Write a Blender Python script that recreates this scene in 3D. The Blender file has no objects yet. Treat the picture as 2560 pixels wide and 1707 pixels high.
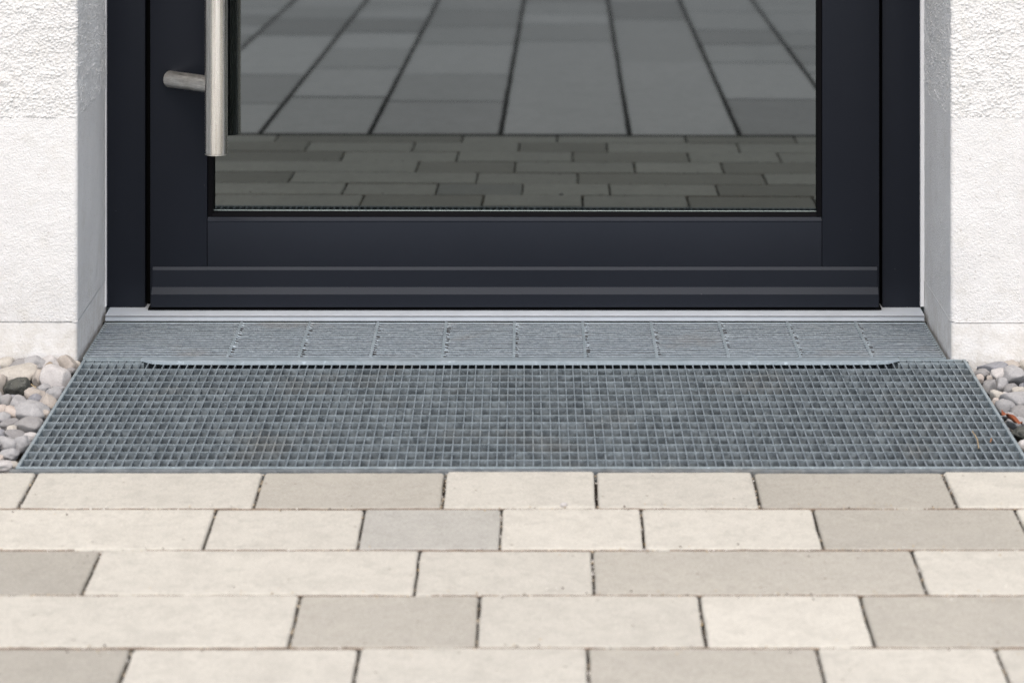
import bpy, bmesh, math, random
import numpy as np
from mathutils import noise as mnoise, Vector
random.seed(7); np.random.seed(7)
R = math.radians
scene = bpy.context.scene
C = scene.collection

# ------------------------------------------------------------------ camera
F = 7050.0          # focal length in photo pixels (photo is 2560 wide)
H = 0.982           # camera height over the grating
XV, YV = 1315.0, -871.0
cam_d = bpy.data.cameras.new('camera')
cam = bpy.data.objects.new('camera', cam_d); C.objects.link(cam)
cam.location = (0, 0, H); cam.rotation_euler = (R(90), 0, 0)
cam_d.sensor_width = 36.0; cam_d.lens = F / 2560 * 36
cam_d.shift_x = -(XV - 1280) / 2560
cam_d.shift_y = -(853.5 - YV) / 2560
cam_d.clip_start = 0.05; cam_d.clip_end = 500
cam_d.dof.use_dof = True; cam_d.dof.focus_distance = 3.98; cam_d.dof.aperture_fstop = 6.8
scene.camera = cam

# ------------------------------------------------------------------ light
SUN_EL, SUN_AZ = 60.0, -3.0      # behind the camera, almost square to the door
world = bpy.data.worlds.new('World'); scene.world = world; world.use_nodes = True
nt = world.node_tree; nt.nodes.clear()
sky = nt.nodes.new('ShaderNodeTexSky'); sky.sky_type = 'NISHITA'; sky.sun_disc = False
sky.sun_elevation = R(SUN_EL); sky.sun_rotation = R(180 - SUN_AZ)
sky.dust_density = 5.0; sky.air_density = 1.0; sky.ozone_density = 1.0
bg = nt.nodes.new('ShaderNodeBackground'); bg.inputs[1].default_value = 0.15
wo = nt.nodes.new('ShaderNodeOutputWorld')
nt.links.new(sky.outputs[0], bg.inputs[0]); nt.links.new(bg.outputs[0], wo.inputs[0])
sd = bpy.data.lights.new('sun', 'SUN'); sd.energy = 1.03; sd.angle = R(170); sd.color = (1.0, 0.985, 0.93)
so = bpy.data.objects.new('sun', sd); C.objects.link(so)
d = Vector((math.sin(R(SUN_AZ)) * math.cos(R(SUN_EL)), -math.cos(R(SUN_AZ)) * math.cos(R(SUN_EL)), math.sin(R(SUN_EL))))
so.rotation_euler = d.to_track_quat('Z', 'Y').to_euler(); so.location = (0, -3, 5)
vs = scene.view_settings
vs.view_transform = 'Standard'; vs.look = 'None'; vs.gamma = 1; vs.use_curve_mapping = False
vs.exposure = 0.61
scene.cycles.use_denoising = True; scene.cycles.denoiser = 'OPENIMAGEDENOISE'; scene.cycles.denoising_input_passes = 'RGB_ALBEDO_NORMAL'; scene.cycles.denoising_prefilter = 'NONE'; scene.cycles.use_adaptive_sampling = False
scene.cycles.sample_clamp_indirect = 4; scene.cycles.caustics_reflective = False
scene.cycles.max_bounces = 10; scene.cycles.transparent_max_bounces = 12

# ------------------------------------------------------------------ helpers
SL = 0.035; YG = 3.3845; PZ = -0.0014        # paving falls away from the grating
def pz(Y): return PZ - SL * (YG - Y)
def X(x, Y): return (x - XV) * Y / F
def Z(y, Y): return H - (y - YV) * Y / F
def P(x, y, z=0.0):
    Y = F * (H - z) / (y - YV); return ((x - XV) * Y / F, Y, z)
def Ppave(x, y):
    Y = F * (H - PZ + SL * YG) / (y - YV + F * SL); return ((x - XV) * Y / F, Y)
GT = 0.011                                  # the glass sits slightly out of square
GY0, GY1 = 4.190, 4.190                     # plane of the pane
def Prefl(x, y):
    """point of the sloping paving that the glass shows at photo pixel x,y"""
    dv = np.array([(x - XV) / F, 1.0, -(y - YV) / F]); o = np.array([0, 0, H])
    n = np.array([GT, 1.0, 0.0]); n /= np.linalg.norm(n)
    p0 = np.array([0, (GY0 + GY1) / 2, 0])
    t = np.dot(p0 - o, n) / np.dot(dv, n); h = o + t * dv
    r = dv - 2 * np.dot(dv, n) * n
    # z = PZ - SL*(YG - Y)
    t = (PZ - SL * YG + SL * h[1] - h[2]) / (r[2] - SL * r[1])
    q = h + t * r
    return q[0], q[1]

def mesh_obj(name, verts, faces, m=None, parent=None, smooth=False):
    me = bpy.data.meshes.new(name)
    me.from_pydata([tuple(v) for v in verts], [], [tuple(f) for f in faces]); me.update()
    if m is not None:
        for mm in (m if isinstance(m, (list, tuple)) else [m]): me.materials.append(mm)
    if smooth: me.shade_smooth()
    o = bpy.data.objects.new(name, me); C.objects.link(o)
    if parent: o.parent = parent
    return o
def empty(name, loc=(0, 0, 0)):
    o = bpy.data.objects.new(name, None); C.objects.link(o); o.location = loc; o.empty_display_size = .05
    return o
def tag(o, label=None, cat=None, group=None, kind=None):
    if label: o['label'] = label
    if cat: o['category'] = cat
    if group: o['group'] = group
    if kind: o['kind'] = kind
    return o
class MB:
    def __init__(s): s.v = []; s.f = []
    def add(s, vs_, fs_):
        b = len(s.v); s.v += [tuple(q) for q in vs_]; s.f += [tuple(i + b for i in q) for q in fs_]
    def box(s, x0, x1, y0, y1, z0, z1, b=0.0):
        """box, edges chamfered by b"""
        if b <= 0:
            s.add([(x0,y0,z0),(x1,y0,z0),(x1,y1,z0),(x0,y1,z0),(x0,y0,z1),(x1,y0,z1),(x1,y1,z1),(x0,y1,z1)],
                  [(0,3,2,1),(4,5,6,7),(0,1,5,4),(1,2,6,5),(2,3,7,6),(3,0,4,7)]); return
        bm = bmesh.new(); bmesh.ops.create_cube(bm, size=1)
        for v in bm.verts:
            v.co = Vector(((x0 if v.co.x < 0 else x1), (y0 if v.co.y < 0 else y1), (z0 if v.co.z < 0 else z1)))
        bmesh.ops.bevel(bm, geom=bm.edges[:], offset=b, segments=2, affect='EDGES', profile=.5)
        bm.verts.index_update()
        s.add([v.co[:] for v in bm.verts], [[v.index for v in f.verts] for f in bm.faces]); bm.free()
    def profile_x(s, pts, x0, x1):
        """closed (y,z) outline swept along x"""
        n = len(pts)
        vs_ = [(x0, y, z) for y, z in pts] + [(x1, y, z) for y, z in pts]
        fs_ = [(i, (i + 1) % n, (i + 1) % n + n, i + n) for i in range(n)]
        fs_ += [tuple(range(n))[::-1], tuple(range(n, 2 * n))]
        s.add(vs_, fs_)
    def tube(s, a, b, r, n=32, rings=1, dome=0.0, r2=None, cap=(True, True)):
        a = Vector(a); b = Vector(b); ax = (b - a); L = ax.length; ax.normalize()
        u = ax.orthogonal().normalized(); w = ax.cross(u); r2 = r if r2 is None else r2
        prof = []
        e = min(.0012, r * .15)
        prof.append((0, r - e)); prof.append((e, r))
        for k in range(1, rings): prof.append((L * k / rings, r + (r2 - r) * k / rings))
        prof.append((L - e, r2)); prof.append((L, r2 - e))
        vs_ = []
        for t, rr in prof:
            for k in range(n):
                q = a + ax * t + (u * math.cos(2*math.pi*k/n) + w * math.sin(2*math.pi*k/n)) * rr
                vs_.append(q[:])
        fs_ = []
        for i in range(len(prof) - 1):
            for k in range(n):
                fs_.append((i*n+k, i*n+(k+1)%n, (i+1)*n+(k+1)%n, (i+1)*n+k))
        if cap[0]:
            vs_.append((a - ax * dome)[:]); c = len(vs_) - 1
            fs_ += [((k+1)%n, k, c) for k in range(n)]
        if cap[1]:
            vs_.append((b + ax * dome)[:]); c = len(vs_) - 1; o = (len(prof)-1)*n
            fs_ += [(o+k, o+(k+1)%n, c) for k in range(n)]
        s.add(vs_, fs_)
    def build(s, name, m, parent=None, smooth=False):
        o = mesh_obj(name, s.v, s.f, m, parent, smooth)
        bm = bmesh.new(); bm.from_mesh(o.data); bmesh.ops.recalc_face_normals(bm, faces=bm.faces[:]); bm.to_mesh(o.data); bm.free()
        if smooth:
            o.data.shade_smooth()
            try: o.data.set_sharp_from_angle(angle=R(35))
            except Exception: pass
        return o

def face_mats(o, m2, test):
    o.data.materials.append(m2)
    for f in o.data.polygons:
        if test(f.normal): f.material_index = 1
    return o
# ------------------------------------------------------------------ materials
def mat(name):
    m = bpy.data.materials.new(name); m.use_nodes = True
    n = m.node_tree.nodes; b = n['Principled BSDF']
    return m, m.node_tree, b
def N(t, typ, **kw):
    n = t.nodes.new(typ)
    for k, v in kw.items(): setattr(n, k, v)
    return n
def coords(t, scale=(1, 1, 1), obj=True, seed=True, rot=(0,0,0)):
    tc = N(t, 'ShaderNodeTexCoord'); mp = N(t, 'ShaderNodeMapping')
    mp.inputs['Scale'].default_value = scale; mp.inputs['Rotation'].default_value = rot
    t.links.new(tc.outputs['Object'], mp.inputs['Vector'])
    if seed:
        oi = N(t, 'ShaderNodeObjectInfo'); mu = N(t, 'ShaderNodeMath', operation='MULTIPLY'); mu.inputs[1].default_value = 37.0
        t.links.new(oi.outputs['Random'], mu.inputs[0])
        cb = N(t, 'ShaderNodeCombineXYZ'); t.links.new(mu.outputs[0], cb.inputs[0]); t.links.new(mu.outputs[0], cb.inputs[2])
        t.links.new(cb.outputs[0], mp.inputs['Location'])
    return mp.outputs[0]
def noise(t, vec, scale, detail=4, rough=.55, dist=0.0):
    n = N(t, 'ShaderNodeTexNoise'); n.inputs['Scale'].default_value = scale; n.inputs['Detail'].default_value = detail
    n.inputs['Roughness'].default_value = rough; n.inputs['Distortion'].default_value = dist
    t.links.new(vec, n.inputs['Vector']); return n.outputs[0]
def ramp(t, fac, stops, interp='LINEAR'):
    r = N(t, 'ShaderNodeValToRGB'); r.color_ramp.interpolation = interp
    e = r.color_ramp.elements
    while len(e) < len(stops): e.new(.5)
    for k, (p, c) in enumerate(stops):
        e[k].position = p; e[k].color = (c, c, c, 1) if not isinstance(c, (tuple, list)) else (*c, 1)
    t.links.new(fac, r.inputs[0]); return r.outputs[0]
def mix(t, a, b, fac, mode='MIX'):
    m = N(t, 'ShaderNodeMix', data_type='RGBA', blend_type=mode)
    if isinstance(fac, (int, float)): m.inputs[0].default_value = fac
    else: t.links.new(fac, m.inputs[0])
    for s_, v in ((6, a), (7, b)):
        if isinstance(v, (tuple, list)): m.inputs[s_].default_value = (*v[:3], 1)
        else: t.links.new(v, m.inputs[s_])
    return m.outputs[2]
def bump(t, b, h, strength, dist, prev=None):
    n = N(t, 'ShaderNodeBump'); n.inputs['Strength'].default_value = strength; n.inputs['Distance'].default_value = dist
    t.links.new(h, n.inputs['Height'])
    if prev: t.links.new(prev, n.inputs['Normal'])
    t.links.new(n.outputs[0], b.inputs['Normal']); return n.outputs[0]

def paver_mat(name, c, warm, speck=.55):
    m, t, b = mat(name); v = coords(t)
    n1 = noise(t, v, 7, 5, .65); n2 = noise(t, v, 60, 5, .75); n3 = noise(t, v, 330, 4, .75); n6 = noise(t, v, 22, 4, .7, .5)
    col = mix(t, c, warm, ramp(t, n1, [(.35, 0), (.68, 1)]))
    col = mix(t, col, tuple(q * .87 for q in c), ramp(t, n6, [(.45, 0), (.70, .8)]))
    col = mix(t, col, tuple(q * .80 for q in c), ramp(t, n2, [(.48, 0), (.70, .7)]))
    col = mix(t, col, tuple(q * .62 for q in c), ramp(t, n3, [(.52, 0), (.70, speck)]))
    col = mix(t, col, tuple(min(1, q * 1.3) for q in c), ramp(t, n3, [(.30, .6), (.45, 0)]))
    vo = N(t, 'ShaderNodeTexVoronoi'); vo.inputs['Scale'].default_value = 48; t.links.new(v, vo.inputs['Vector'])
    sp = ramp(t, vo.outputs['Distance'], [(.04, 1), (.12, 0)])
    wn = N(t, 'ShaderNodeTexWhiteNoise'); t.links.new(vo.outputs['Position'], wn.inputs['Vector'])
    pick = ramp(t, wn.outputs['Value'], [(.66, 0), (.72, .8)])
    mm = N(t, 'ShaderNodeMath', operation='MULTIPLY'); t.links.new(sp, mm.inputs[0]); t.links.new(pick, mm.inputs[1])
    col = mix(t, col, (c[0]*.42, c[1]*.38, c[2]*.34), mm.outputs[0])
    oi = N(t, 'ShaderNodeObjectInfo')
    vr = ramp(t, oi.outputs['Random'], [(0, .91), (1, 1.05)])
    col = mix(t, col, vr, 1.0, 'MULTIPLY')
    t.links.new(col, b.inputs['Base Color']); b.inputs['Roughness'].default_value = .88
    b.inputs['Specular IOR Level'].default_value = .25
    bp = bump(t, b, n3, .35, .0012); bump(t, b, n2, .3, .002, bp)
    return m
M = {}
M['cream'] = paver_mat('cream_concrete', (.49, .473, .419), (.52, .502, .445))
M['greige'] = paver_mat('greige_concrete', (.385, .368, .32), (.355, .34, .30), .7)
M['stone_grey'] = paver_mat('grey_concrete', (.40, .392, .355), (.372, .365, .335), .7)
M['slab_light'] = paver_mat('pale_slab', (.76, .735, .71), (.79, .765, .74), .4)
M['slab_mid'] = paver_mat('mid_slab', (.69, .67, .645), (.73, .705, .68), .4)
M['slab_dark'] = paver_mat('dark_slab', (.57, .55, .53), (.61, .59, .57), .4)

def wall_mat(name, c, fine, amp, dirt, grime=.0):
    m, t, b = mat(name); v = coords(t, seed=False)
    n1 = noise(t, v, 5, 5, .65, .6); n3 = noise(t, v, fine, 4, .65); n4 = noise(t, v, 150, 4, .7); n5 = noise(t, v, 22, 5, .7)
    col = mix(t, c, tuple(q * .90 for q in c), ramp(t, n1, [(.4, 0), (.7, 1)]))
    col = mix(t, col, (c[0]*.80, c[1]*.78, c[2]*.73), ramp(t, n5, [(.55, 0), (.75, .5)]))
    col = mix(t, col, (c[0]*.50, c[1]*.45, c[2]*.40), ramp(t, n4, [(.62, 0), (.72, dirt)]))
    if grime:      # splash-back dirt that thins out upwards
        tc = N(t, 'ShaderNodeTexCoord'); sx = N(t, 'ShaderNodeSeparateXYZ'); t.links.new(tc.outputs['Object'], sx.inputs[0])
        hg = ramp(t, sx.outputs['Z'], [(0.0, .9), (.07, .35), (.20, 0)])
        mm = N(t, 'ShaderNodeMath', operation='MULTIPLY'); t.links.new(hg, mm.inputs[0]); t.links.new(ramp(t, noise(t, v, 40, 5, .75), [(.42, 0), (.66, grime)]), mm.inputs[1])
        col = mix(t, col, (c[0]*.62, c[1]*.58, c[2]*.50), mm.outputs[0])
    t.links.new(col, b.inputs['Base Color']); b.inputs['Roughness'].default_value = .92
    b.inputs['Specular IOR Level'].default_value = .2
    bump(t, b, n3, .8, amp)
    return m
M['render_rough'] = wall_mat('rough_white_render', (.79, .795, .785), 380, .0028, .4)
M['render_smooth'] = wall_mat('smooth_white_render', (.79, .795, .788), 420, .0026, .5, .45)
M['plinth'] = wall_mat('plinth_render', (.775, .775, .762), 300, .0012, .4, .6)

def simple(name, c, rough=.6, metal=0.0, spec=.5, nz=None, bm_=None):
    m, t, b = mat(name); b.inputs['Roughness'].default_value = rough; b.inputs['Metallic'].default_value = metal
    b.inputs['Specular IOR Level'].default_value = spec
    if nz:
        v = coords(t, seed=False); n1 = noise(t, v, nz[0], 5, .65)
        col = mix(t, c, tuple(q * nz[1] for q in c), ramp(t, n1, [(.35, 0), (.7, 1)]))
        t.links.new(col, b.inputs['Base Color'])
        if bm_: bump(t, b, noise(t, v, bm_[0], 3), .5, bm_[1])
    else: b.inputs['Base Color'].default_value = (*c, 1)
    return m
# anthracite powder coat with dust specks
m, t, b = mat('anthracite_powder_coat'); v = coords(t, seed=False)
n1 = noise(t, v, 3.5, 5, .6); n2 = noise(t, v, 600, 2, .5)
col = mix(t, (.0118, .0134, .0182), (.0144, .0160, .0214), ramp(t, n1, [(.3, 0), (.7, 1)]))
vo = N(t, 'ShaderNodeTexVoronoi'); vo.inputs['Scale'].default_value = 60; t.links.new(v, vo.inputs['Vector'])
sp = ramp(t, vo.outputs['Distance'], [(.02, 1), (.05, 0)])
wn = N(t, 'ShaderNodeTexWhiteNoise'); t.links.new(vo.outputs['Position'], wn.inputs['Vector'])
mm = N(t, 'ShaderNodeMath', operation='MULTIPLY'); t.links.new(sp, mm.inputs[0]); t.links.new(ramp(t, wn.outputs['Value'], [(.90, 0), (.93, .5)]), mm.inputs[1])
col = mix(t, col, (.16, .16, .17), mm.outputs[0])
t.links.new(col, b.inputs['Base Color']); b.inputs['Roughness'].default_value = .42; b.inputs['Specular IOR Level'].default_value = .19; b.inputs['Specular Tint'].default_value = (.72, .84, 1, 1)
bump(t, b, n2, .12, .0003); M['anthracite'] = m
M['rubber'] = simple('black_rubber', (.003, .003, .004), .75, 0, .08)
M['black_gap'] = simple('black_recess', (.004, .004, .004), .9, 0, .1)
M['seal_white'] = simple('white_sealing_strip', (.78, .79, .80), .5)
M['alu'] = simple('brushed_aluminium', (.58, .64, .70), .5, .12, .5, (25, .88), (300, .0002))
M['alu_dark'] = simple('dull_aluminium', (.30, .31, .33), .5, .5)
M['room_dark'] = simple('dark_hall', (.012, .013, .013), .9, 0, .1)
M['hall_floor'] = simple('dark_hall_floor', (.020, .024, .021), .6, 0, .2)
M['soil'] = simple('dark_soil', (.035, .027, .02), .95, 0, .2, (60, .4), (120, .004))
M['notch_dark'] = simple('notch_shade_black', (.045, .042, .04), .95, 0, .1)
M['slat_side_shade'] = simple('shaded_slat_side', (.065, .07, .075), .9, 0, .2, (200, .5))  # dark side faces put the shade of the slat gaps into colour
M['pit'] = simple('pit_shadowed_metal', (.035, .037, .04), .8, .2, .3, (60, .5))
M['joint'] = simple('joint_bed', (.045, .034, .028), .95, 0, .2, (180, .35), (300, .002))
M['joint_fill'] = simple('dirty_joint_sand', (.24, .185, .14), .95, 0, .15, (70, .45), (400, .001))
M['path_joint'] = simple('dark_path_joint', (.03, .028, .024), .95, 0, .15)
M['ground'] = simple('lawn_and_gravel_ground', (.10, .105, .075), .95, 0, .2, (3, .6), (30, .02))

def zinc(name, c1, c2, scale=130, metal=.35, rough=.5, tint=(.26, .22, .15), tamt=.5):
    m, t, b = mat(name); v = coords(t, seed=False)
    n1 = noise(t, v, scale, 5, .7, .6); n2 = noise(t, v, scale * 3.2, 3, .7); n3 = noise(t, v, 7, 4, .6)
    col = mix(t, c1, c2, ramp(t, n1, [(.38, 0), (.64, 1)]))
    col = mix(t, col, tuple(min(1, q * 1.8) for q in c2), ramp(t, n2, [(.60, 0), (.74, .7)]))
    col = mix(t, col, tint, ramp(t, n3, [(.56, 0), (.78, tamt)]))
    t.links.new(col, b.inputs['Base Color']); b.inputs['Metallic'].default_value = metal
    t.links.new(ramp(t, n1, [(.3, rough - .12), (.7, rough + .15)]), b.inputs['Roughness'])
    bump(t, b, n1, .4, .0008); return m
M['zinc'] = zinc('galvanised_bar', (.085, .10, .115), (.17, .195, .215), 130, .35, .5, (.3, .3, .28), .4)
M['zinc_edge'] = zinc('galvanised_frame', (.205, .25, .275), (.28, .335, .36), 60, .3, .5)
M['zinc_top'] = zinc('lit_bar_top', (.15, .185, .21), (.25, .295, .325), 40, .3, .5)  # paler than the bar sides: light on the mesh tops put into colour
M['zinc_dirty'] = zinc('stained_angle', (.10, .115, .125), (.20, .22, .23), 60, .2, .6, (.22, .18, .11), .8)
M['zinc_cross'] = zinc('weathered_shaded_cross_bar', (.085, .106, .12), (.235, .28, .305), 75, .2, .65, (.17, .155, .13), .4)
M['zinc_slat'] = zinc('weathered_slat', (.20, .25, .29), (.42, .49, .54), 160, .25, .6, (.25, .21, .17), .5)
M['zinc_lip'] = zinc('galvanised_cover_strip', (.27, .33, .365), (.33, .39, .43), 30, .3, .5, (.3, .3, .3), .2)
M['infill'] = zinc('gritty_infill', (.018, .018, .018), (.11, .11, .112), 120, 0, .9, (.16, .12, .08), .4)

# brushed stainless tube: fine vertical drawing lines
def steel(name, scale, r0=.20, r1=.34):
    m, t, b = mat(name); v = coords(t, scale, seed=False)
    n1 = noise(t, v, 1.0, 5, .75); col = mix(t, (.60, .58, .53), (.96, .945, .90), ramp(t, n1, [(.32, 0), (.68, 1)]))
    n2 = noise(t, coords(t, (40, 40, 12), seed=False), 1.0, 4)
    col = mix(t, col, (.45, .42, .36), ramp(t, n2, [(.5, 0), (.8, .5)]))
    t.links.new(col, b.inputs['Base Color']); b.inputs['Metallic'].default_value = 1.0
    t.links.new(ramp(t, n1, [(.3, r0), (.7, r1)]), b.inputs['Roughness'])
    bump(t, b, n1, .25, .0002); return m
M['steel'] = steel('brushed_stainless_steel', (330, 330, 4))
M['steel_post'] = steel('brushed_stainless_post', (60, 60, 500), .36, .5)

# glass: insulated pane before an unlit hall; reflects about 15 % head on, more at grazing angles
m, t, b = mat('window_glass'); t.nodes.remove(b)
out = t.nodes['Material Output']; g = N(t, 'ShaderNodeBsdfGlossy'); g.inputs['Roughness'].default_value = 0.022
lw = N(t, 'ShaderNodeLayerWeight'); lw.inputs['Blend'].default_value = .5
pw_ = N(t, 'ShaderNodeMath', operation='POWER'); pw_.inputs[1].default_value = 5
t.links.new(lw.outputs['Facing'], pw_.inputs[0])
nz_ = noise(t, coords(t, seed=False), 2.2, 4, .6)
base_ = mix(t, (.118, .133, .135), (.126, .141, .143), ramp(t, nz_, [(.4, 0), (.6, 1)]))
t.links.new(mix(t, base_, (.95, .97, .97), pw_.outputs[0]), g.inputs['Color'])
t.links.new(g.outputs[0], out.inputs[0]); M['glass'] = m
M['glass_edge'] = simple('pale_spacer_edge', (.42, .50, .48), .3, .0, .5)

# ------------------------------------------------------------------ setting: ground
g = mesh_obj('ground', [(-60,-80,-1.0),(60,-80,-1.0),(60,-14,-1.0),(-60,-14,-1.0),
                        (60,3.375,-.06),(-60,3.375,-.06),(60,60,-.06),(-60,60,-.06)],
             [(0,1,2,3),(3,2,4,5),(5,4,6,7)], M['ground'])
tag(g, kind='structure')

# ------------------------------------------------------------------ pavement
def stone(name, x0, x1, y0, y1, lean, m, parent, tilt=0.0007, rc=.004, jit=.0005, th=.05, step=.03):
    cx, cy = (x0 + x1) / 2, (y0 + y1) / 2
    hx, hy = (x1 - x0) / 2, (y1 - y0) / 2
    pts = []
    def side(ax, ay, bx, by):
        L = math.hypot(bx - ax, by - ay); n = max(1, int(L / step))
        for k in range(1, n):
            u = k / n; pts.append((ax + (bx-ax)*u + random.gauss(0, jit), ay + (by-ay)*u + random.gauss(0, jit)))
    cs = [(-1,-1,180),(1,-1,270),(1,1,0),(-1,1,90)]
    rr = [rc * random.uniform(.5, 1.6) for _ in cs]
    cor = []
    for (sx, sy, a0), r_ in zip(cs, rr):
        ccx, ccy = sx * (hx - r_), sy * (hy - r_)
        cor.append([(ccx + r_*math.cos(R(a0+a)), ccy + r_*math.sin(R(a0+a))) for a in (0, 30, 60, 90)])
    for k in range(4):
        pts += cor[k]; a = cor[k][-1]; b_ = cor[(k+1) % 4][0]; side(a[0], a[1], b_[0], b_[1])
    tx, ty = random.gauss(0, tilt), random.gauss(0, tilt); dz = random.gauss(0, .0004)
    n = len(pts)
    rings = [(.0035, 0.0), (.0013, -.0006), (.0, -.0024), (.0, -th)]
    vs_ = []
    for ins, z in rings:
        for (px, py) in pts:
            s_x = (hx - ins) / hx; s_y = (hy - ins) / hy
            qx, qy = px * s_x, py * s_y
            wy = cy + qy
            vs_.append((qx + lean * qy, qy, pz(wy) - pz(cy) + z + dz + (tx * qx + ty * qy if z > -.02 else 0)))
    fs_ = [tuple(range(n))]
    for i in range(3):
        for k in range(n): fs_.append((i*n+(k+1) % n, i*n+k, (i+1)*n+k, (i+1)*n+(k+1) % n))
    o = mesh_obj(name, vs_, fs_, m, parent); o.location = (cx, cy, pz(cy))
    return o
LEAN = .0071
pav = tag(empty('pavement', (0, 0, 0)), kind='structure')
bed = mesh_obj('joint_bed', [(-2.6, 2.40, pz(2.40)-.011), (2.6, 2.40, pz(2.40)-.011), (2.6, 3.378, pz(3.378)-.011), (-2.6, 3.378, pz(3.378)-.011)], [(0,1,2,3)], M['joint'], pav)
ybs = [YG - .0005] + [Ppave(0, y)[1] for y in (1269.5, 1372.6, 1485.5, 1617)]
ybs += [ybs[-1] - .137, ybs[-1] - .274, ybs[-1] - .274 - .100]
J = [([69, 646, 1110, 1490, 1891, 2376], 1225, 'v'), ([524, 903, 1252, 1606, 2045.5, 2560], 1321, 'v'),
     ([230, 1042.6, 1482.6, 2298], 1430, 'v'), ([736, 1196, 1756, 2168], 1552, 'v'),
     ([304, 888.4, 1471.6, 2057, 2516], 1660, 'v'),
     ([766, 1033, 1298, 1517, 1846], 368, 'r'), ([693, 1157, 1393.5, 1713, 1985], 343, 'r')]
# tone of each stone, from the one left of the first joint to the one right of the last
T = ['c c g c c g c', 'c c s c c g c', 'g c c g c', 'c g c c g', 'g c c g c c', 'g c c g c c', 'c g c c g c']
TN = {'c': 'cream', 'g': 'greige', 's': 'stone_grey'}
G = .0029
jpos = []
for r, (xs, yy, kind) in enumerate(J):
    ya, yb = ybs[r + 1], ybs[r]; ym = (ya + yb) / 2
    if kind == 'v':
        jx = [(x - XV) * ym / F for x in xs]
    else:
        jx = [Prefl(x, yy)[0] for x in xs]
    tones = [TN[q] for q in T[r].split()]
    left, right = [jx[0]], [jx[-1]]
    # first and last stones continue out of the frame
    lt, rt = [], []
    left.append(min(jx[0] - .2, -.66 - random.uniform(0, .1))); lt.append('cream'); right.append(max(jx[-1] + .2, .64 + random.uniform(0, .1))); rt.append('cream')
    while left[-1] > -2.4: left.append(left[-1] - random.choice([.16, .19, .24, .30])); lt.append(random.choice(['cream', 'cream', 'greige']))
    while right[-1] < 2.4: right.append(right[-1] + random.choice([.16, .19, .24, .30])); rt.append(random.choice(['cream', 'cream', 'greige']))
    lt[0] = tones[0]; rt[0] = tones[-1]
    bounds = left[::-1] + jx[1:-1] + right; tn = lt[::-1] + tones[1:-1] + rt
    for k in range(len(bounds) - 1):
        a, b_ = bounds[k], bounds[k + 1]
        g1 = G * random.uniform(.8, 1.4); g2 = .0042
        stone('paver', a + g1/2, b_ - g1/2, ya + g2/2 + random.uniform(-.0004, .0004), yb - g2/2 + random.uniform(-.0004, .0004), LEAN, M[tn[k]], pav, jit=.00035, rc=.003)
    jpos += [(x, ya, yb) for x in jx]

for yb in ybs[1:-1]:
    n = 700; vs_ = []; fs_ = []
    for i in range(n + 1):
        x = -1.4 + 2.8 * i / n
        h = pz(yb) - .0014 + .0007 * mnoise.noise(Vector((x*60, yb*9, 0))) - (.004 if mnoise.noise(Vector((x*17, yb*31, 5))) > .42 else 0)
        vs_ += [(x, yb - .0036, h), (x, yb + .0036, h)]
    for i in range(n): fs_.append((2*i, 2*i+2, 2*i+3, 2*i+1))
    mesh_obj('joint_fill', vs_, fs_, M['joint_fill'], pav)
# joint sand and grit lying in the joints
ico = bmesh.new(); bmesh.ops.create_icosphere(ico, subdivisions=1, radius=1)
ICO_V = np.array([v.co[:] for v in ico.verts]); ICO_F = [[v.index for v in f.verts] for f in ico.faces]; ico.free()
def bmico(sub):
    b_ = bmesh.new(); bmesh.ops.create_icosphere(b_, subdivisions=sub, radius=1)
    V = np.array([v.co[:] for v in b_.verts]); Fc = [[v.index for v in f.verts] for f in b_.faces]; b_.free(); return V, Fc
ICO3_V, ICO3_F = bmico(4)
ICO2_V, ICO2_F = bmico(2)
grit_m = []
for nme, c in (('sand_grain', (.46, .38, .27)), ('dark_grit', (.10, .085, .07)), ('pale_grit', (.62, .60, .56)), ('yellow_grit', (.42, .27, .05))):
    grit_m.append(simple(nme, c, .9, 0, .2))
mb = {k: MB() for k in range(4)}
for (x, ya, yb) in jpos:
    fill = random.choice([.15, .3, .45, .7]) ; sandy = random.random() < .3
    for _ in range(int(60 * fill)):
        k = random.choices([0, 1, 2, 3], [6 if sandy else 2, 5, 2, .2])[0]
        y = random.uniform(ya, yb); r_ = random.uniform(.0006, .0016)
        V = ICO_V * np.array([r_ * random.uniform(.7, 1.2), r_ * random.uniform(.7, 1.3), r_ * .8])
        V = V + np.array([x + LEAN * (y - (ya+yb)/2) + random.uniform(-.0012, .0012), y, pz(y) - random.uniform(.001, .0065)])
        mb[k].add(V, ICO_F)
for yb in ybs[1:-1]:
    for _ in range(420):
        k = random.choices([0, 1, 2], [5, 3, 2])[0]; x = random.uniform(-.75, .75); r_ = random.uniform(.0005, .0011)
        V = ICO_V * r_ + np.array([x, yb + random.uniform(-.0009, .0009), pz(yb) - random.uniform(.001, .0035)])
        mb[k].add(V, ICO_F)
for _ in range(260):
    yb = random.choice(ybs[1:5]); x = random.uniform(-.7, .7); y = yb + random.gauss(0, .010); r_ = random.uniform(.0005, .0012)
    V = ICO_V * r_ + np.array([x, y, pz(y) + r_ * .6]); mb[random.choice([0, 0, 2, 1])].add(V, ICO_F)
for k, n_ in enumerate(('joint_sand', 'joint_dirt', 'joint_grit', 'joint_moss')):
    tag(mb[k].build(n_, grit_m[k], pav), kind='stuff')

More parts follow.
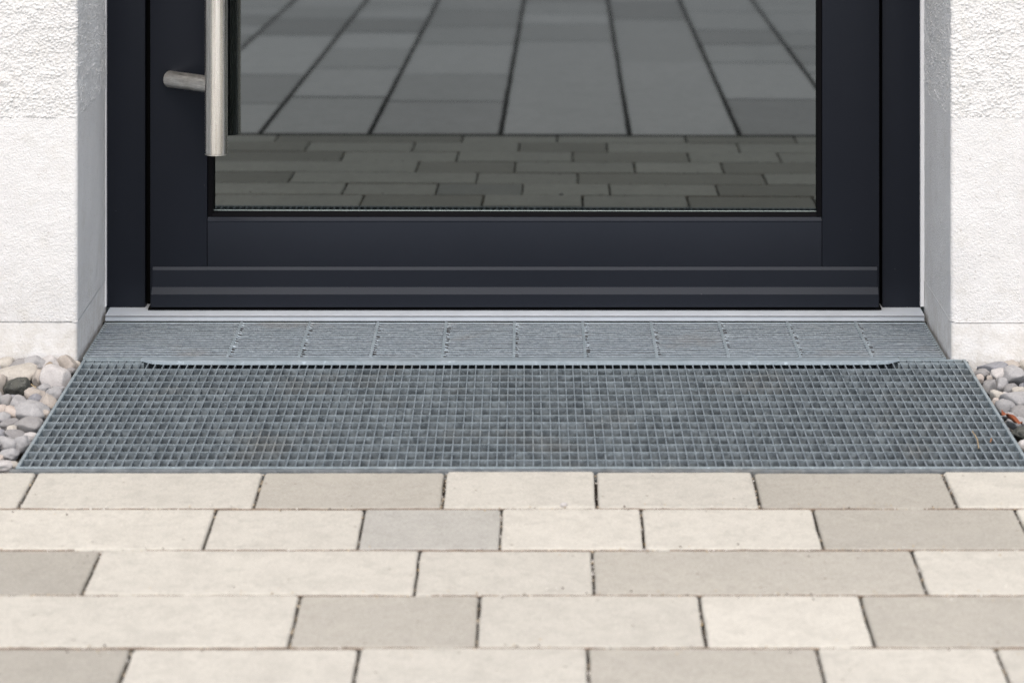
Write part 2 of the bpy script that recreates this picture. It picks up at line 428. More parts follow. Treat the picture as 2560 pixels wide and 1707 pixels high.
# ------------------------------------------------------------------ slab path beyond the pavers (seen in the door glass)
path = tag(empty('path', (0, 0, 0)), kind='structure')
y_top = ybs[-1]
mesh_obj('joint_bed', [(-2.4, -6, pz(-6)-.0014), (2.4, -6, pz(-6)-.0014), (2.4, y_top, pz(y_top)-.0014), (-2.4, y_top, pz(y_top)-.0014)], [(0,1,2,3)], M['path_joint'], path)
cols = [Prefl(x, y)[0] for x, y in ((367, 337), (646.7, 336), (916.7, 345), (1252, 333), (1573, 333), (1850.5, 340), (2129, 337))]
while cols[0] > -2.2: cols.insert(0, cols[0] - .235)
while cols[-1] < 2.2: cols.append(cols[-1] + .24)
mid = {}
for key, ys in (((367, 646.7), (259, 187, 87, 47)), ((646.7, 916.7), (242, 170, 123, 81, 47)), ((916.7, 1252), (253, 187, 110, 66)),
                ((1252, 1573), (103, 61, 34)), ((1573, 1850.5), (157, 48)), ((1850.5, 2129), (249, 157, 111, 77, 30))):
    xm = sum(key) / 2; mid[round(Prefl(xm, 337)[0], 2)] = [Prefl(xm, y)[1] for y in ys]
for k in range(len(cols) - 1):
    xc = (cols[k] + cols[k+1]) / 2
    ys = [y_top - .022]
    for q, lst in mid.items():
        if abs(q - xc) < .06: ys += lst
    while ys[-1] > -5.6: ys.append(ys[-1] - random.choice([.22, .3, .4, .5, .62]))
    prev = None
    for i in range(len(ys) - 1):
        if ys[i] - ys[i+1] < .02: continue
        tn = random.choice([q for q in ('slab_light', 'slab_mid', 'slab_dark') if q != prev]); prev = tn
        sh = LEAN * ((ys[i] + ys[i+1]) / 2 - y_top)
        stone('paving_slab', cols[k] + .005 + sh, cols[k+1] - .005 + sh, ys[i+1] + .008, ys[i] - .008, LEAN, M[tn], path, tilt=.001, jit=.0005, step=.08, rc=.003)

# ------------------------------------------------------------------ house
house = tag(empty('house', (0, 4.0, 0)), 'white rendered house front with deep doorway around the dark glazed door', 'house')
house.location = (0, 0, 0)
WY, DY = 3.915, 4.188            # wall front plane, back of the reveal
XL, XR = -.6225, .5895
def fbm(x, y, z, s): return mnoise.noise(Vector((x*s, y*s, z*s)))
def wall_sheet(name, side, z0, z1, dz, amp, ridge, m, inset=0.0):
    # profile path: front wall far end -> corner -> reveal to the door frame
    xc = XL if side < 0 else XR
    rc = .006
    prof = []   # (x, y, nx, ny)
    s = side
    d_ = 2.4
    dl = [d_]
    while dl[-1] > .46: dl.append(dl[-1] * .85)
    fine = np.concatenate([np.arange(.42, .16, -dz * 1.5), np.arange(.16, rc, -dz)])
    for q in [w_ for w_ in dl if w_ > .44] + list(fine): prof.append((xc + s*q, WY, 0, -1))
    for a in (0, 30, 60, 90):
        a_ = R(a); nx = -s * math.sin(a_); ny = -math.cos(a_)
        prof.append((xc + s*rc + nx*rc, WY + rc + ny*rc, nx, ny))
    for q in np.arange(rc + dz, DY - WY, dz * 1.3): prof.append((xc, WY + q, -s, 0))
    prof.append((xc, DY + .01, -s, 0))
    zs = np.arange(z0, min(z1, .62), dz).tolist()
    if z1 > .62:
        q = .62
        while q < z1: zs.append(q); q += max(dz, (q - .6) * .5)
    zs.append(z1)
    vs_ = []
    for z in zs:
        for (x, y, nx, ny) in prof:
            e = 0.0
            if amp:
                wob = .35 * fbm(x, y, z, 60)
                pv = Vector(((x * s * -1 + y) * 200 + wob, 3.1 * s, z * 265 + wob))
                d0 = mnoise.voronoi(pv)[0]
                lump = min(1.0, max(0.0, (d0[1] - d0[0]) * 1.5)) ** .6
                b_ = fbm(x+5, y*1.2, z*1.5, 330); c = fbm(x, y+3, z*1.3, 55)
                e = amp * 2.1 * (ridge * lump * (.7 + .5 * c) + .25 * b_ + .12 * c)
            ed = 1.0
            if ny > -.99 and nx == -s: ed = .75
            q_ = (x - xc) * s
            e = e * ed * max(0.0, min(1.0, (.41 - q_) / .04)) * max(0.0, min(1.0, (.61 - z) / .03)) - inset
            vs_.append((x + nx*e, y + ny*e, z))
    n = len(prof); fs_ = []
    for i in range(len(zs) - 1):
        for k in range(n - 1):
            q = (i*n+k, i*n+k+1, (i+1)*n+k+1, (i+1)*n+k)
            fs_.append(q if s < 0 else q[::-1])
    # top and bottom returns so that each course has a thickness
    b0 = len(vs_)
    for z, row, flip in ((z0, 0, 1), (z1, (len(zs)-1)*n, 0)):
        for (x, y, nx, ny) in prof: vs_.append((x - nx*.012 , y - ny*.012, z))
    for k in range(n - 1):
        fs_.append((k, b0 + k, b0 + k + 1, k + 1)); o = (len(zs)-1)*n; c0 = b0 + n
        fs_.append((o + k, o + k + 1, c0 + k + 1, c0 + k))
    return mesh_obj(name, vs_, fs_, m, house, smooth=True)
ZB, ZP = .335, .051
for s in (-1, 1):
    wall_sheet('rough_render', s, ZB, 2.30, .00125, .0016, 1.0, M['render_rough'], .0009)
    wall_sheet('smooth_render_band', s, ZP, ZB + .001, .0020, .0006, .6, M['render_smooth'], .0004)
    wall_sheet('plinth', s, -.06, ZP, .006, .0002, .3, M['plinth'], .0010)
    xa, xb = (XL - 3, XL - .012) if s < 0 else (XR + .012, XR + 3)
    q = MB(); q.box(xa, xb, WY + .012, WY + .36, -.3, 2.30); q.build('wall_core', M['render_smooth'], house)
q = MB(); q.box(-3.6, 3.6, WY - .001, WY + .36, 2.302, 3.2); q.build('lintel_wall', M['render_rough'], house)
q = MB(); q.box(-3.6, 3.6, WY - .25, 8.4, 3.202, 3.36, .01); q.build('flat_roof', M['seal_white'], house)
# white sealing strips between render and door frame
for s, xp0, xp1 in ((-1, 260.5, 265.5), (1, 2301.5, 2310.5)):
    q = MB(); x0, x1 = X(xp0, 4.176), X(xp1, 4.176); q.box(x0, x1, 4.176, 4.20, .012, 2.28); q.build('sealing_strip', M['seal_white'], house)

# ------------------------------------------------------------------ entrance door
door = tag(empty('entrance_door', (0, 0, 0)), 'anthracite framed glass entrance door with long stainless steel pull handle', 'door')
JY, LY = 4.184, 4.172
jz = .0085
def xb(px, Y=LY): return X(px, Y)
TOPZ = 2.20
for a, b_ in ((265.5, 363), (2205.5, 2301.5)):
    q = MB(); q.box(xb(a, JY), xb(b_, JY), JY, JY + .07, jz, TOPZ + .07, .0012); q.build('frame_jamb', M['anthracite'], door, True)
q = MB(); q.box(xb(363, JY) + .0005, xb(2205.5, JY) - .0005, JY, JY + .07, TOPZ + .004, TOPZ + .07, .0012); q.build('frame_head', M['anthracite'], door, True)
q = MB()
q.box(xb(360, JY), xb(378, JY), LY + .035, LY + .06, jz, TOPZ + .003); q.box(xb(2196, JY), xb(2210, JY), LY + .035, LY + .06, jz, TOPZ + .003)
q.box(xb(374, JY), xb(2200, JY), 4.1668, LY + .05, jz - .001, .0118); q.build('rebate_seal_and_sill_shade', M['black_gap'], door)  # low black strip stands in for the shadow under the leaf
# leaf
lx0, lx1 = xb(375.5), xb(2198)
gx0, gx1 = xb(518), xb(2055)
rz = Z(541, LY); rb = Z(768, LY)
for a, b_ in ((lx0, gx0 - .0003), (gx1 + .0003, lx1)):
    q = MB(); q.box(a, b_, LY, LY + .06, rb, TOPZ, .0010); q.build('leaf_stile', M['anthracite'], door, True)
bead0 = Z(554.5, LY)
q = MB(); q.box(gx0 + .0003, gx1 - .0003, LY + .0004, LY + .06, rb, bead0, .0006); q.build('leaf_bottom_rail', M['anthracite'], door, True)
q = MB(); q.box(gx0 + .0003, gx1 - .0003, LY + .0004, LY + .06, TOPZ - .13, TOPZ, .0006); q.build('leaf_top_rail', M['anthracite'], door, True)
# sloping glazing bead with two fine grooves
z1 = bead0
q = MB()
q.profile_x([(LY + .0002, z1 + .0001), (LY - .0006, z1 + .0008), (LY - .0004, z1 + .0016), (LY + .0030, z1 + .0052), (LY + .0035, z1 + .0050),
             (LY + .0040, z1 + .0058), (LY + .0085, z1 + .0066), (LY + .03, z1 + .0066), (LY + .03, z1 + .0001)], gx0 + .0004, gx1 - .0004)
q.build('glazing_bead', M['anthracite'], door)
# black gasket around the pane
gz = z1 + .0066
q = MB()
gw = .0072
q.box(gx0 + .0004, gx0 + gw, LY + .006, LY + .03, gz, TOPZ - .131)
q.box(gx1 - gw, gx1 - .0004, LY + .0035, LY + .03, gz, TOPZ - .131)
q.profile_x([(LY + .0055, gz), (LY + .0075, gz + .0045), (LY + .03, gz + .0062), (LY + .03, gz)], gx0 + gw, gx1 - gw)
q.build('gasket', M['rubber'], door)
# panes (very slightly out of square to the frame)
def pane(yc, zb, ztop):
    x0, x1 = gx0 + .004, gx1 - .003
    vs_ = []
    for t_ in (0, .004):
        for x, z in ((x0, zb), (x1, zb), (x1, ztop), (x0, ztop)): vs_.append((x, yc - GT * x + t_, z))
    o = mesh_obj('glass_pane', vs_, [(0,1,2,3),(4,7,6,5),(0,4,5,1),(1,5,6,2),(2,6,7,3),(3,7,4,0)], [M['glass'], M['rubber']], door)
    for i, f in enumerate(o.data.polygons): f.material_index = 0 if i == 0 else 1
    return o
pane(GY0, gz + .001, TOPZ - .125)
q = MB(); zl = Z(529.5, 4.181)
x0, x1 = gx0 + gw, gx1 - gw
q.add([(x0, GY0 - GT*x0 - .0008, zl - .0009), (x1, GY0 - GT*x1 - .0008, zl - .0004), (x1, GY0 - GT*x1 - .0008, zl + .0004), (x0, GY0 - GT*x0 - .0008, zl + .0001),
       (x0, GY0 - GT*x0 - .0001, zl - .0009), (x1, GY0 - GT*x1 - .0001, zl - .0004), (x1, GY0 - GT*x1 - .0001, zl + .0004), (x0, GY0 - GT*x0 - .0001, zl + .0001)],
      [(0,1,2,3),(4,7,6,5),(0,4,5,1),(1,5,6,2),(2,6,7,3),(3,7,4,0)])
q.build('pane_edge_seal', M['glass_edge'], door)
# stepped weather bar
def wz(y, Y): return Z(y, Y)
wx0, wx1 = xb(379.5, 4.16), xb(2195, 4.16)
q = MB()
q.profile_x([(LY - .0002, wz(667, LY)), (4.1692, wz(674.5, 4.1692)), (4.1688, wz(675.5, 4.1688)), (4.1688, wz(717, 4.1688)), (4.1686, wz(718, 4.1686)), (LY - .0002, wz(718.5, 4.1686))], wx0, wx1)
q.build('weather_bar', M['anthracite'], door)
q = MB()
q.profile_x([(LY - .0002, wz(718.4, 4.1686)), (4.1686, wz(718.2, 4.1686)), (4.1618, wz(734.8, 4.1618)), (4.1612, wz(736.2, 4.1612)), (4.1612, wz(768, 4.1612)), (LY - .0002, wz(768, 4.1612))], xb(376.5, 4.154), xb(2198, 4.154))
q.build('drip_bar', M['anthracite'], door)
# pull handle
hx, hy, hr = X(540.5, 4.108), 4.108, 28.6 * 4.108 / F
hz = Z(387.5, hy - hr * .6)
q = MB(); q.tube((0, 0, 0), (0, 0, 1.45), hr, 64, 8, dome=.0006)
hd = q.build('pull_handle', M['steel'], door, True); hd.location = (hx, hy, hz)
q = MB(); q.tube((0, 0, -.0006), (0, 0, .0004), hr * .985, 64, 1, dome=.0004); e = q.build('end_cap', M['steel_post'], hd, True)
px, pzz = X(422, LY), Z(203, 4.15)
for dz in (0, 1.1):
    q = MB(); q.tube((px - hx, LY - hy - .001, pzz - hz + dz), (0, 0, pzz - hz + dz), 20.5 * 4.15 / F, 40, 4, dome=0)
    q.build('bracket', M['steel_post'], hd, True)

# ------------------------------------------------------------------ threshold
th = tag(empty('threshold', (0, 0, 0)), 'bright aluminium door threshold between the dark door and rear grating', 'threshold')
fy = 4.137
tx0, tx1 = X(266.5, 4.15), X(2308, 4.15)
zt = Z(788.5, fy)
q = MB()
q.profile_x([(fy, .0001), (fy, zt - .0018), (fy + .0007, zt - .0012), (fy + .0012, zt - .0002), (fy + .0022, zt), (4.176, zt + .0008), (4.30, zt + .0008), (4.30, .0001)], tx0, tx1)
q.build('sill_profile', M['alu'], th)
q = MB(); q.box(tx0, tx1, fy - .0006, fy + .0012, zt - .0022, zt - .0004); q.build('groove_line', M['alu_dark'], th)
q = MB(); q.box(tx0 - .002, tx1 + .002, fy - .0075, fy - .0006, -.02, -.0012); q.build('joint_gap', M['black_gap'], th)

# ------------------------------------------------------------------ rear slatted grating
rg = tag(empty('slatted_grating', (0, 0, 0)), 'narrow dirt-filled slatted metal grating directly below the door threshold', 'grating')
rx0, rx1 = -.6165, .5845
ry0, ry1 = 3.922, 4.1285
nsl = 16; pit = (ry1 - ry0 - .008) / nsl
xc_bars = [-.4157 + .0997 * k for k in range(10)]
q = MB(); z_ = .0
q.box(rx0, rx0 + .003, ry0, ry1, -.03, .0002, .0005); q.box(rx1 - .003, rx1, ry0, ry1, -.03, .0002, .0005)
q.box(rx0 + .003, rx1 - .003, ry0, ry0 + .003, -.03, .0002, .0005); q.box(rx0 + .003, rx1 - .003, ry1 - .003, ry1, -.03, .0002, .0005)
q.build('grating_frame', M['zinc_edge'], rg)
for k in range(nsl):
    y = ry0 + .004 + pit * (k + .5)
    w = .0066 + random.uniform(-.0002, .0002)
    q = MB(); n = 48; vs_ = []
    for i in range(n + 1):
        x = rx0 + .003 + (rx1 - rx0 - .006) * i / n
        dy = random.gauss(0, .00018); dz = random.gauss(0, .00012)
        for a, b_ in ((-w/2, -.012), (-w/2, -.0003), (-w/2 + .0004, 0), (w/2 - .0004, 0), (w/2, -.0003), (w/2, -.012)):
            vs_.append((x, y + a + dy, b_ + dz + .0003))
    fs_ = []
    for i in range(n):
        for j in range(5): fs_.append((i*6+j, (i+1)*6+j, (i+1)*6+j+1, i*6+j+1))
    fs_ += [(0,1,2,3,4,5), tuple(n*6 + j for j in (5,4,3,2,1,0))]
    q.add(vs_, fs_); face_mats(q.build('slat', M['zinc_slat'], rg), M['slat_side_shade'], lambda n_: abs(n_.z) < .5)
for xc in xc_bars:
    q = MB(); q.box(xc - .0021, xc + .0021, ry0 + .003, ry1 - .003, -.012, .0016, .0004); q.build('cross_bar', M['zinc_lip'], rg)
    # little bent tongues where the slats cross the bar
for xc in xc_bars:
    q = MB()
    for k in range(nsl):
        if random.random() < .2: continue
        y = ry0 + .004 + pit * (k + .5); L = random.uniform(.004, .0085)
        h = random.uniform(.001, .0022)
        q.add([(xc + .0016, y - .0020, -.001), (xc + .0016, y + .0024, -.001), (xc + .0016, y + .0004, h), (xc + .0016 + L, y + .0008, .0004)],
              [(0, 2, 3), (1, 3, 2), (0, 3, 1), (0, 1, 2)])
    d_ = MB()
    for k in range(nsl):
        if random.random() < .3: continue
        y = ry0 + .004 + pit * k + random.uniform(-.0005, .0005); L = random.uniform(.002, .006); h = .0012
        d_.add([(xc + .0017, y - .0030, h), (xc + .0017, y + .0030, h), (xc + .0017 + L * .5, y + .0022, h), (xc + .0017 + L, y + .0014, h * .9), (xc + .0017 + L * .5, y + .0002, h),
                (xc + .0017, y - .0034, -.004), (xc + .0017, y + .0030, -.004), (xc + .0017 + L * .5, y + .0024, -.004), (xc + .0017 + L, y + .0018, -.004), (xc + .0017 + L * .5, y - .0004, -.004)],
               [(0,4,3,2,1),(5,6,7,8,9),(0,1,6,5),(1,2,7,6),(2,3,8,7),(3,4,9,8),(4,0,5,9)])
    tag(d_.build('notch_shade', M['notch_dark'], rg), kind='stuff')  # dark wedges painted in place of shaded openings beside the bar
    tag(q.build('bent_tab', M['zinc_slat'], rg), kind='stuff')
# packed grit between the slats, dark wedges stand in for pockets beside the bars
q = MB(); xs = [rx0 + .003] + xc_bars + [rx1 - .003]
nx_ = 420; ny_ = 60; vs_ = []; fs_ = []
for j in range(ny_ + 1):
    y = ry0 + .003 + (ry1 - ry0 - .006) * j / ny_
    for i in range(nx_ + 1):
        x = rx0 + .003 + (rx1 - rx0 - .006) * i / nx_
        z = -.0010 + .0006 * mnoise.noise(Vector((x*180, y*260, 0))) + .0005 * mnoise.noise(Vector((x*25, y*40, 3)))
        if x > xc_bars[-1] + .01: z -= .0022 + .0014 * mnoise.noise(Vector((x*30, y*30, 7)))
        if x < rx0 + .05: z -= .0022
        vs_.append((x, y, min(z, -.0002)))
for j in range(ny_):
    for i in range(nx_):
        a = j*(nx_+1)+i; fs_.append((a, a+1, a+nx_+2, a+nx_+1))
inf = mesh_obj('packed_grit', vs_, fs_, M['infill'], rg); inf['kind'] = 'stuff'

# ------------------------------------------------------------------ front mesh grating
mg = tag(empty('mesh_grating', (0, 0, 0)), 'wide galvanised open mesh grating between the cream pavers and the doorway', 'grating')
mx0, mx1, my0, my1 = -.6145, .6100, 3.3860, 3.9125
q = MB()
q.box(mx0, mx0 + .0045, my0 + .0125, my1, -.025, .0006, .0007); q.box(mx1 - .0045, mx1, my0 + .0125, my1, -.025, .0006, .0007)
q.box(mx0, mx1, my0 + .008, my0 + .0125, -.025, .0004, .0007)
q.box(mx0 + .0045, mx1 - .0045, my1 - .0035, my1, -.025, .0004, .0007)
q.build('grating_frame', M['zinc_edge'], mg)
q = MB(); q.box(mx0 - .006, mx1 + .006, my0 - .0010, my0 + .0078, -.04, -.0012, .0006); q.build('front_angle', M['zinc_dirty'], mg)
CY = [3.3935 + .0333 * k for k in range(15)]
nb = 109; bp = (mx1 - mx0 - .009) / (nb + 1)
for k in range(1, nb + 1):
    x = mx0 + .0045 + bp * k + random.gauss(0, .00012); q = MB(); w = .0009
    y0, y1 = my0 + .0126, my1 - .0036
    sag = random.gauss(-.0005, .0002); lx = random.gauss(0, .0002)
    q.add([(x-w-.0002, y0, -.024), (x+w+.0002, y0, -.024), (x+w, y0, sag-.0002), (x-w, y0, sag-.0002),
           (x-w-.0002+lx, y1, -.024), (x+w+.0002+lx, y1, -.024), (x+w+lx, y1, sag-.0002), (x-w+lx, y1, sag-.0002)],
          [(0,1,2,3),(4,7,6,5),(0,4,5,1),(1,5,6,2),(2,6,7,3),(3,7,4,0)])
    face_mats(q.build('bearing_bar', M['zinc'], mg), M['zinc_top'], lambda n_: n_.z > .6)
for k, y in enumerate(CY):
    if k == 0: continue
    q = MB(); q.box(mx0 + .0045, mx1 - .0045, y - .0012, y + .0012, -.022, .0002, .0003); face_mats(q.build('cross_bar', M['zinc_cross'], mg), M['zinc_edge'], lambda n_: n_.z > .6)  # paler top face painted as the lit edge above dark cells
# short cross bars at the two back corners, beside the cover strip
lipx0, lipx1 = X(349, 3.893), X(2252, 3.893)
for a, b_ in ((mx0 + .0045, lipx0 + .006), (lipx1 - .004, mx1 - .0045)):
    q = MB(); q.box(a, b_, 3.8935 - .001, 3.8935 + .001, -.022, -.0003, .0004); q.build('cross_bar', M['zinc_edge'], mg)
# pit below
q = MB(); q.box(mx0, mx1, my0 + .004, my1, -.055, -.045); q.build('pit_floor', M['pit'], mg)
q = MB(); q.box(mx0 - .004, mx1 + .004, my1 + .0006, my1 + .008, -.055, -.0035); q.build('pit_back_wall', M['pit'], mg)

# cover strip lying over the seam of the two gratings
n = 60; vs_ = []; fs_ = []
prof0 = [(.034, .0008), (.020, .0016), (.006, .0030), (.0015, .0033), (.0, .0026), (-.0006, -.0016), (.0006, -.0018), (.0012, .0016), (.006, .0020), (.034, .0000)]
for i in range(n + 1):
    u = i / n; x = lipx0 + (lipx1 - lipx0) * u
    d_ = min(u, 1 - u) * n * (lipx1 - lipx0) / n           # distance from the nearer end
    cut = max(0.0, 1 - d_ / .022)
    bow = .0012 * math.sin(math.pi * u) + .0004 * mnoise.noise(Vector((x * 9, 0, 0)))
    for a, z in prof0:
        y = 3.8885 + a + (cut * .016 if a < .01 else 0) - bow
        vs_.append((x, y, z * (1 - .55 * cut) + .0004 + .0003 * mnoise.noise(Vector((x*14, 2, 0)))))
m_ = len(prof0)
for i in range(n):
    for j in range(m_): fs_.append((i*m_+j, i*m_+(j+1) % m_, (i+1)*m_+(j+1) % m_, (i+1)*m_+j))
fs_ += [tuple(range(m_)), tuple(range(n*m_, n*m_ + m_))[::-1]]
q = MB(); q.add(vs_, fs_); lip = q.build('cover_strip', M['zinc_lip'])
tag(lip, 'long thin grey metal strip covering the seam between both gratings', 'metal strip')

# ------------------------------------------------------------------ pebble beds
def pebble_mat(name, c, c2, vein, sc=90):
    m, t, b = mat(name); v = coords(t)
    n1 = noise(t, v, sc * .5, 4, .6, .8); n2 = noise(t, v, sc * 5, 4, .7)
    col = mix(t, c, c2, ramp(t, n1, [(.35, 0), (.65, 1)]))
    col = mix(t, col, tuple(q * .62 for q in c2), ramp(t, n2, [(.48, 0), (.72, .6)]))
    col = mix(t, col, vein, ramp(t, n1, [(.485, 0), (.5, .5), (.515, 0)]))
    t.links.new(col, b.inputs['Base Color']); b.inputs['Roughness'].default_value = .72
    b.inputs['Specular IOR Level'].default_value = .35
    bump(t, b, n2, .35, .0012); return m
PM = {'g': pebble_mat('grey_pebble', (0.219, 0.214, 0.214), (0.270, 0.265, 0.260), (0.331, 0.331, 0.331)),
      'k': pebble_mat('charcoal_pebble', (0.033, 0.036, 0.033), (0.080, 0.082, 0.070), (0.256, 0.261, 0.241), 200),
      'w': pebble_mat('white_pebble', (0.493, 0.478, 0.464), (0.435, 0.420, 0.410), (0.546, 0.531, 0.521)),
      'l': pebble_mat('lilac_grey_pebble', (0.282, 0.282, 0.284), (0.353, 0.351, 0.351), (0.440, 0.433, 0.433)),
      'b': pebble_mat('beige_pebble', (0.351, 0.316, 0.276), (0.402, 0.367, 0.328), (0.443, 0.412, 0.382)),
      'c': pebble_mat('cream_pebble', (0.456, 0.431, 0.386), (0.397, 0.373, 0.328), (0.502, 0.483, 0.443)),
      'o': pebble_mat('ochre_pebble', (0.280, 0.220, 0.155), (0.339, 0.284, 0.214), (0.377, 0.328, 0.252)),
      'p': pebble_mat('peach_pebble', (0.418, 0.362, 0.317), (0.466, 0.420, 0.380), (0.497, 0.457, 0.422)),
      'u': pebble_mat('blue_grey_pebble', (0.196, 0.201, 0.221), (0.269, 0.274, 0.289), (0.336, 0.341, 0.361))}
LP = [(10,180,110,110,'g'),(160,205,190,120,'g'),(380,215,310,160,'g'),(620,260,210,190,'w'),(810,265,200,230,'b'),
      (70,285,270,150,'c'),(350,330,300,170,'l'),(190,425,430,170,'c'),(520,420,150,220,'o'),(430,490,110,170,'b'),
      (650,500,310,260,'w'),(20,560,110,220,'b'),(200,570,290,180,'k'),(60,730,120,140,'g'),(600,655,200,140,'l'),
      (390,650,220,120,'b'),(210,760,190,160,'l'),(340,860,360,230,'l'),(570,745,180,150,'b'),(30,830,100,100,'p'),
      (135,865,165,140,'p'),(30,930,140,130,'l'),(90,990,200,110,'g'),(310,1015,290,180,'g'),(140,1050,110,90,'c'),
      (20,1100,110,90,'u'),(170,1120,220,90,'g'),(80,1215,200,170,'l'),(250,1215,200,180,'l'),(350,1130,130,90,'w'),
      (100,1335,190,130,'l'),(30,1445,220,100,'w'),(720,590,130,70,'l'),(790,400,110,70,'g'),(955,285,90,70,'c'),
      (480,590,160,100,'l'),(400,720,150,120,'u'),(500,880,110,90,'b'),(140,700,90,70,'u'),(570,350,60,60,'b'),(-60,400,160,150,'l'),(-50,700,130,150,'w'),
      (-60,880,150,130,'c'),(-50,1060,120,110,'w'),(-60,1240,150,140,'g'),(180,1440,120,70,'c'),(430,1010,80,80,'l'),(-40,1380,120,100,'p')]
RP = [(480,275,300,110,'u'),(660,228,260,90,'b'),(850,260,90,110,'c'),(360,350,170,90,'g'),(560,370,190,130,'w'),
      (580,500,170,180,'l'),(740,380,240,200,'l'),(430,510,150,190,'g'),(330,410,90,90,'p'),(450,405,70,60,'b'),
      (710,550,170,130,'g'),(800,570,170,100,'c'),(530,620,160,130,'c'),(500,690,90,90,'p'),(620,610,100,70,'w'),
      (780,670,330,170,'l'),(620,750,200,180,'l'),(820,830,210,170,'g'),(680,860,160,90,'l'),(780,935,240,120,'l'),
      (860,1060,270,130,'k'),(850,1195,110,110,'w'),(930,480,140,100,'u'),(950,760,130,130,'g'),(960,330,140,120,'w'),
      (970,930,150,120,'c'),(960,1100,130,120,'l'),(930,1240,130,90,'p')]
def rotm(a, b_, c):
    from mathutils import Euler
    return np.array(Euler((a, b_, c)).to_matrix())
def pebble_shape(V, rx, ry, rz, seed, rough=.22, pw=.82, cuts=0):
    Q = np.sign(V) * np.abs(V) ** pw
    out_ = []
    for (x, y, z) in Q:
        n0 = mnoise.noise(Vector((x*.9 + seed, y*.9, z*.9))); n1 = mnoise.noise(Vector((x*2.2, y*2.2 + seed, z*2.2)))
        s_ = 1 + rough * n0 + rough * .3 * n1
        out_.append((x * s_, y * s_, z * s_))
    A = np.array(out_)
    rng = np.random.RandomState(int(seed * 10) % 9973)
    for _ in range(cuts):
        n_ = rng.normal(size=3); n_ /= np.linalg.norm(n_); d_ = rng.uniform(.58, .86)
        k_ = A @ n_ - d_
        A = A - np.outer(np.where(k_ > 0, k_ * .86, 0), n_)
    return A * np.array([rx, ry, rz]) * (1.0 + .02 * cuts)
def add_bed(nm, lst, ox, oy, sc, side, x_in, x_out):
    root = tag(empty(nm, (0, 0, 0)), kind='structure')
    s_m = MB(); s_m.box(min(x_in, x_out), max(x_in, x_out), my0 - .0, WY + .02, -.09, -.045); s_m.build('soil_bed', M['soil'], root)
    for i, (cx, cy, w, h, t_) in enumerate(lst):
        px_, py_ = ox + cx / sc, oy + cy / sc
        z0 = -.006
        x, y, z = P(px_, py_, z0)
        rx = w / sc * y / F / 2 * 1.13; rz = h / sc * y / F / 2 * 1.15
        ry = max(min(rx, .019) * .95, rz * .9); ang = random.uniform(-.5, .5)
        if rx > 1.35 * rz: ry = rx * .8
        V = pebble_shape(ICO3_V, rx, ry, rz * .97, i * 3.7 + side * 50, .30, random.uniform(.86, 1.0), random.choice([3, 4, 5, 6]))
        V = V @ rotm(random.uniform(-.2, .2), random.uniform(-.25, .25), ang).T
        # keep clear of the wall and of the grating
        lim = (mx0 - .001) if side < 0 else (mx1 + .001)
        ymax = (V[:, 1].max() + y); 
        if ymax > WY - .001: y -= ymax - (WY - .001)
        if px_ > 0 and t_ != 'zz':
            if side < 0 and V[:, 0].max() + x > lim and y < my1 + .01: x -= V[:, 0].max() + x - lim
            if side > 0 and V[:, 0].min() + x < lim and y < my1 + .01: x += lim - (V[:, 0].min() + x)
        o = mesh_obj('pebble', V, ICO3_F, PM[t_], root, True); o.location = (x, y, z)
    # smaller and hidden pebbles packed underneath and out of the frame
    keys = list('gwlbcpu')
    fill = {k: MB() for k in keys}
    for _ in range(900):
        r_ = random.uniform(.006, .013)
        x = random.uniform(min(x_in, x_out) + .012, max(x_in, x_out) - .012); y = random.uniform(my0 + .01, WY - .012)
        z = random.uniform(-.040, -.014)
        V = pebble_shape(ICO2_V, r_ * 1.2, r_, r_ * .7, random.uniform(0, 99)) @ rotm(random.uniform(-.3, .3), random.uniform(-.3, .3), random.uniform(0, 3)).T
        fill[random.choice(keys)].add(V + np.array([x, y, z]), ICO2_F)
    for _ in range(1500):
        r_ = random.uniform(.008, .019)
        x = random.uniform(x_in, x_out); y = random.uniform(my0 + .02, WY - .022)
        if (side < 0 and x > -1315 / F * y - .022) or (side > 0 and x < 1245 / F * y + .022): continue
        V = pebble_shape(ICO2_V, r_ * 1.2, r_, r_ * .7, random.uniform(0, 99)) @ rotm(random.uniform(-.3, .3), random.uniform(-.3, .3), random.uniform(0, 3)).T
        fill[random.choice(keys)].add(V + np.array([x, y, random.uniform(-.03, -.008)]), ICO2_F)
    for k in keys: tag(fill[k].build('small_pebbles', PM[k], root, True), kind='stuff')
add_bed('gravel_bed', LP, 0, 840, 4.48, -1, mx0 - .001, -1.8)
add_bed('gravel_bed', RP, 2380, 860, 4.75, 1, mx1 + .001, 1.8)

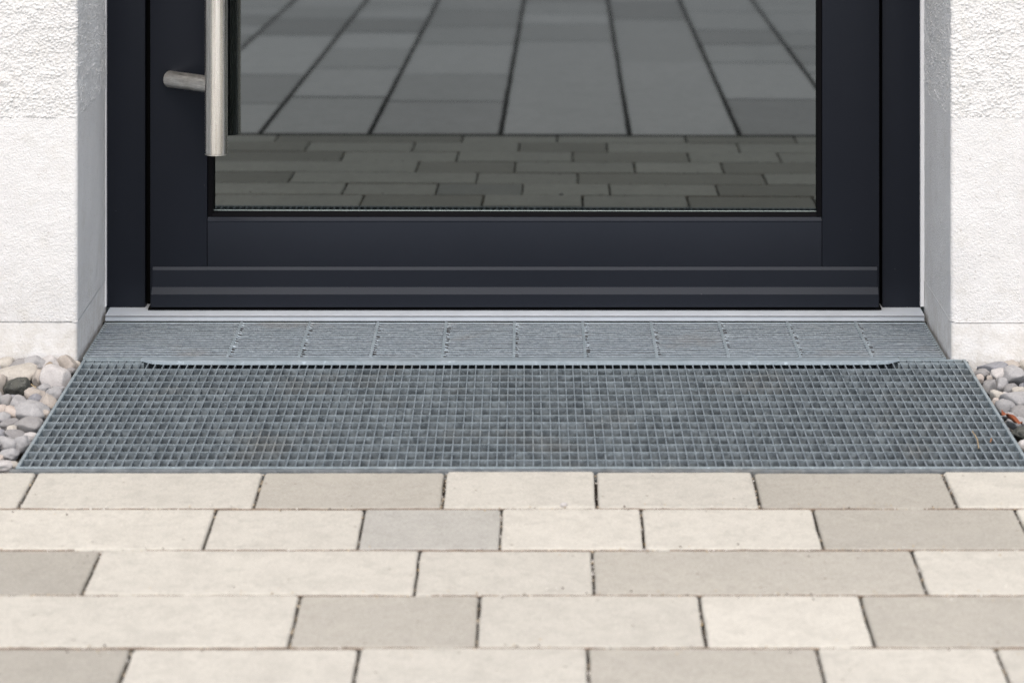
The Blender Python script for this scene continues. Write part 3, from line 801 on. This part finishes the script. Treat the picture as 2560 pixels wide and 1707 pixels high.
# ------------------------------------------------------------------ small things
def twig(name, pts, r_, m, label, cat):
    q = MB()
    for a, b_ in zip(pts[:-1], pts[1:]): q.tube(a, b_, r_, 8, 1)
    return tag(q.build(name, m), label, cat)
straw = simple('dry_straw', (.40, .30, .17), .8); rust = simple('dead_leaf_brown', (.22, .065, .025), .8)
def G2(cx, cy, z=.0006): return P(2380 + cx/4.75, 860 + cy/4.75, z)
twig('dry_needle', [G2(240,1035), G2(275,1085,.0015), G2(300,1130,.001), G2(318,1235)], .0006, straw, 'thin curved dry needle on the right part of the mesh grating', 'pine needle')
twig('dry_stalk', [G2(455,1165), G2(468,1120,.003)], .0009, simple('dry_stalk_brown', (.22, .11, .05), .8), 'tiny upright brown stalk near the right edge of the mesh grating', 'stalk')
def G1(cx, cy, z=.02): return P(cx/4.48, 840 + cy/4.48, z)
twig('dry_grass_blade', [G1(350,540), G1(372,560), G1(402,575)], .0007, straw, 'thin orange dry grass blade beside the charcoal pebble left of the grating', 'grass blade')
# curled dead leaf
vs_ = []; fs_ = []
c0 = np.array(G2(690, 965, -.002)); nn = 10
for i in range(nn + 1):
    u = i / nn; wdt = .0075 * math.sin(math.pi * (u * .92 + .04)) * (1 + .25 * math.sin(u * 17))
    for s in (-1, -.4, .4, 1):
        vs_.append((c0[0] - .011 + .026 * u, c0[1] + wdt * s + .004 * math.sin(u * 5), c0[2] + .013 * (1 - u) + .004 * abs(s) + .003 * math.sin(u * 9 + s * 2)))
for i in range(nn):
    for j in range(3): a = i*4+j; fs_.append((a, a+1, a+5, a+4))
lf = mesh_obj('dead_leaf', vs_, fs_, rust, None, True)
so_ = lf.modifiers.new('thick', 'SOLIDIFY'); so_.thickness = .0006
tag(lf, 'curled rusty brown dead leaf between the right pebbles and grating edge', 'leaf')
x, y = Ppave(1409, 1266)
V = pebble_shape(ICO2_V, .0042, .003, .0028, 5) + np.array([x, y, pz(y) + .0018])
tag(mesh_obj('stone_chip', V, ICO2_F, PM['w'], None, True), 'small white stone chip on the joint before the middle pavers', 'stone chip')
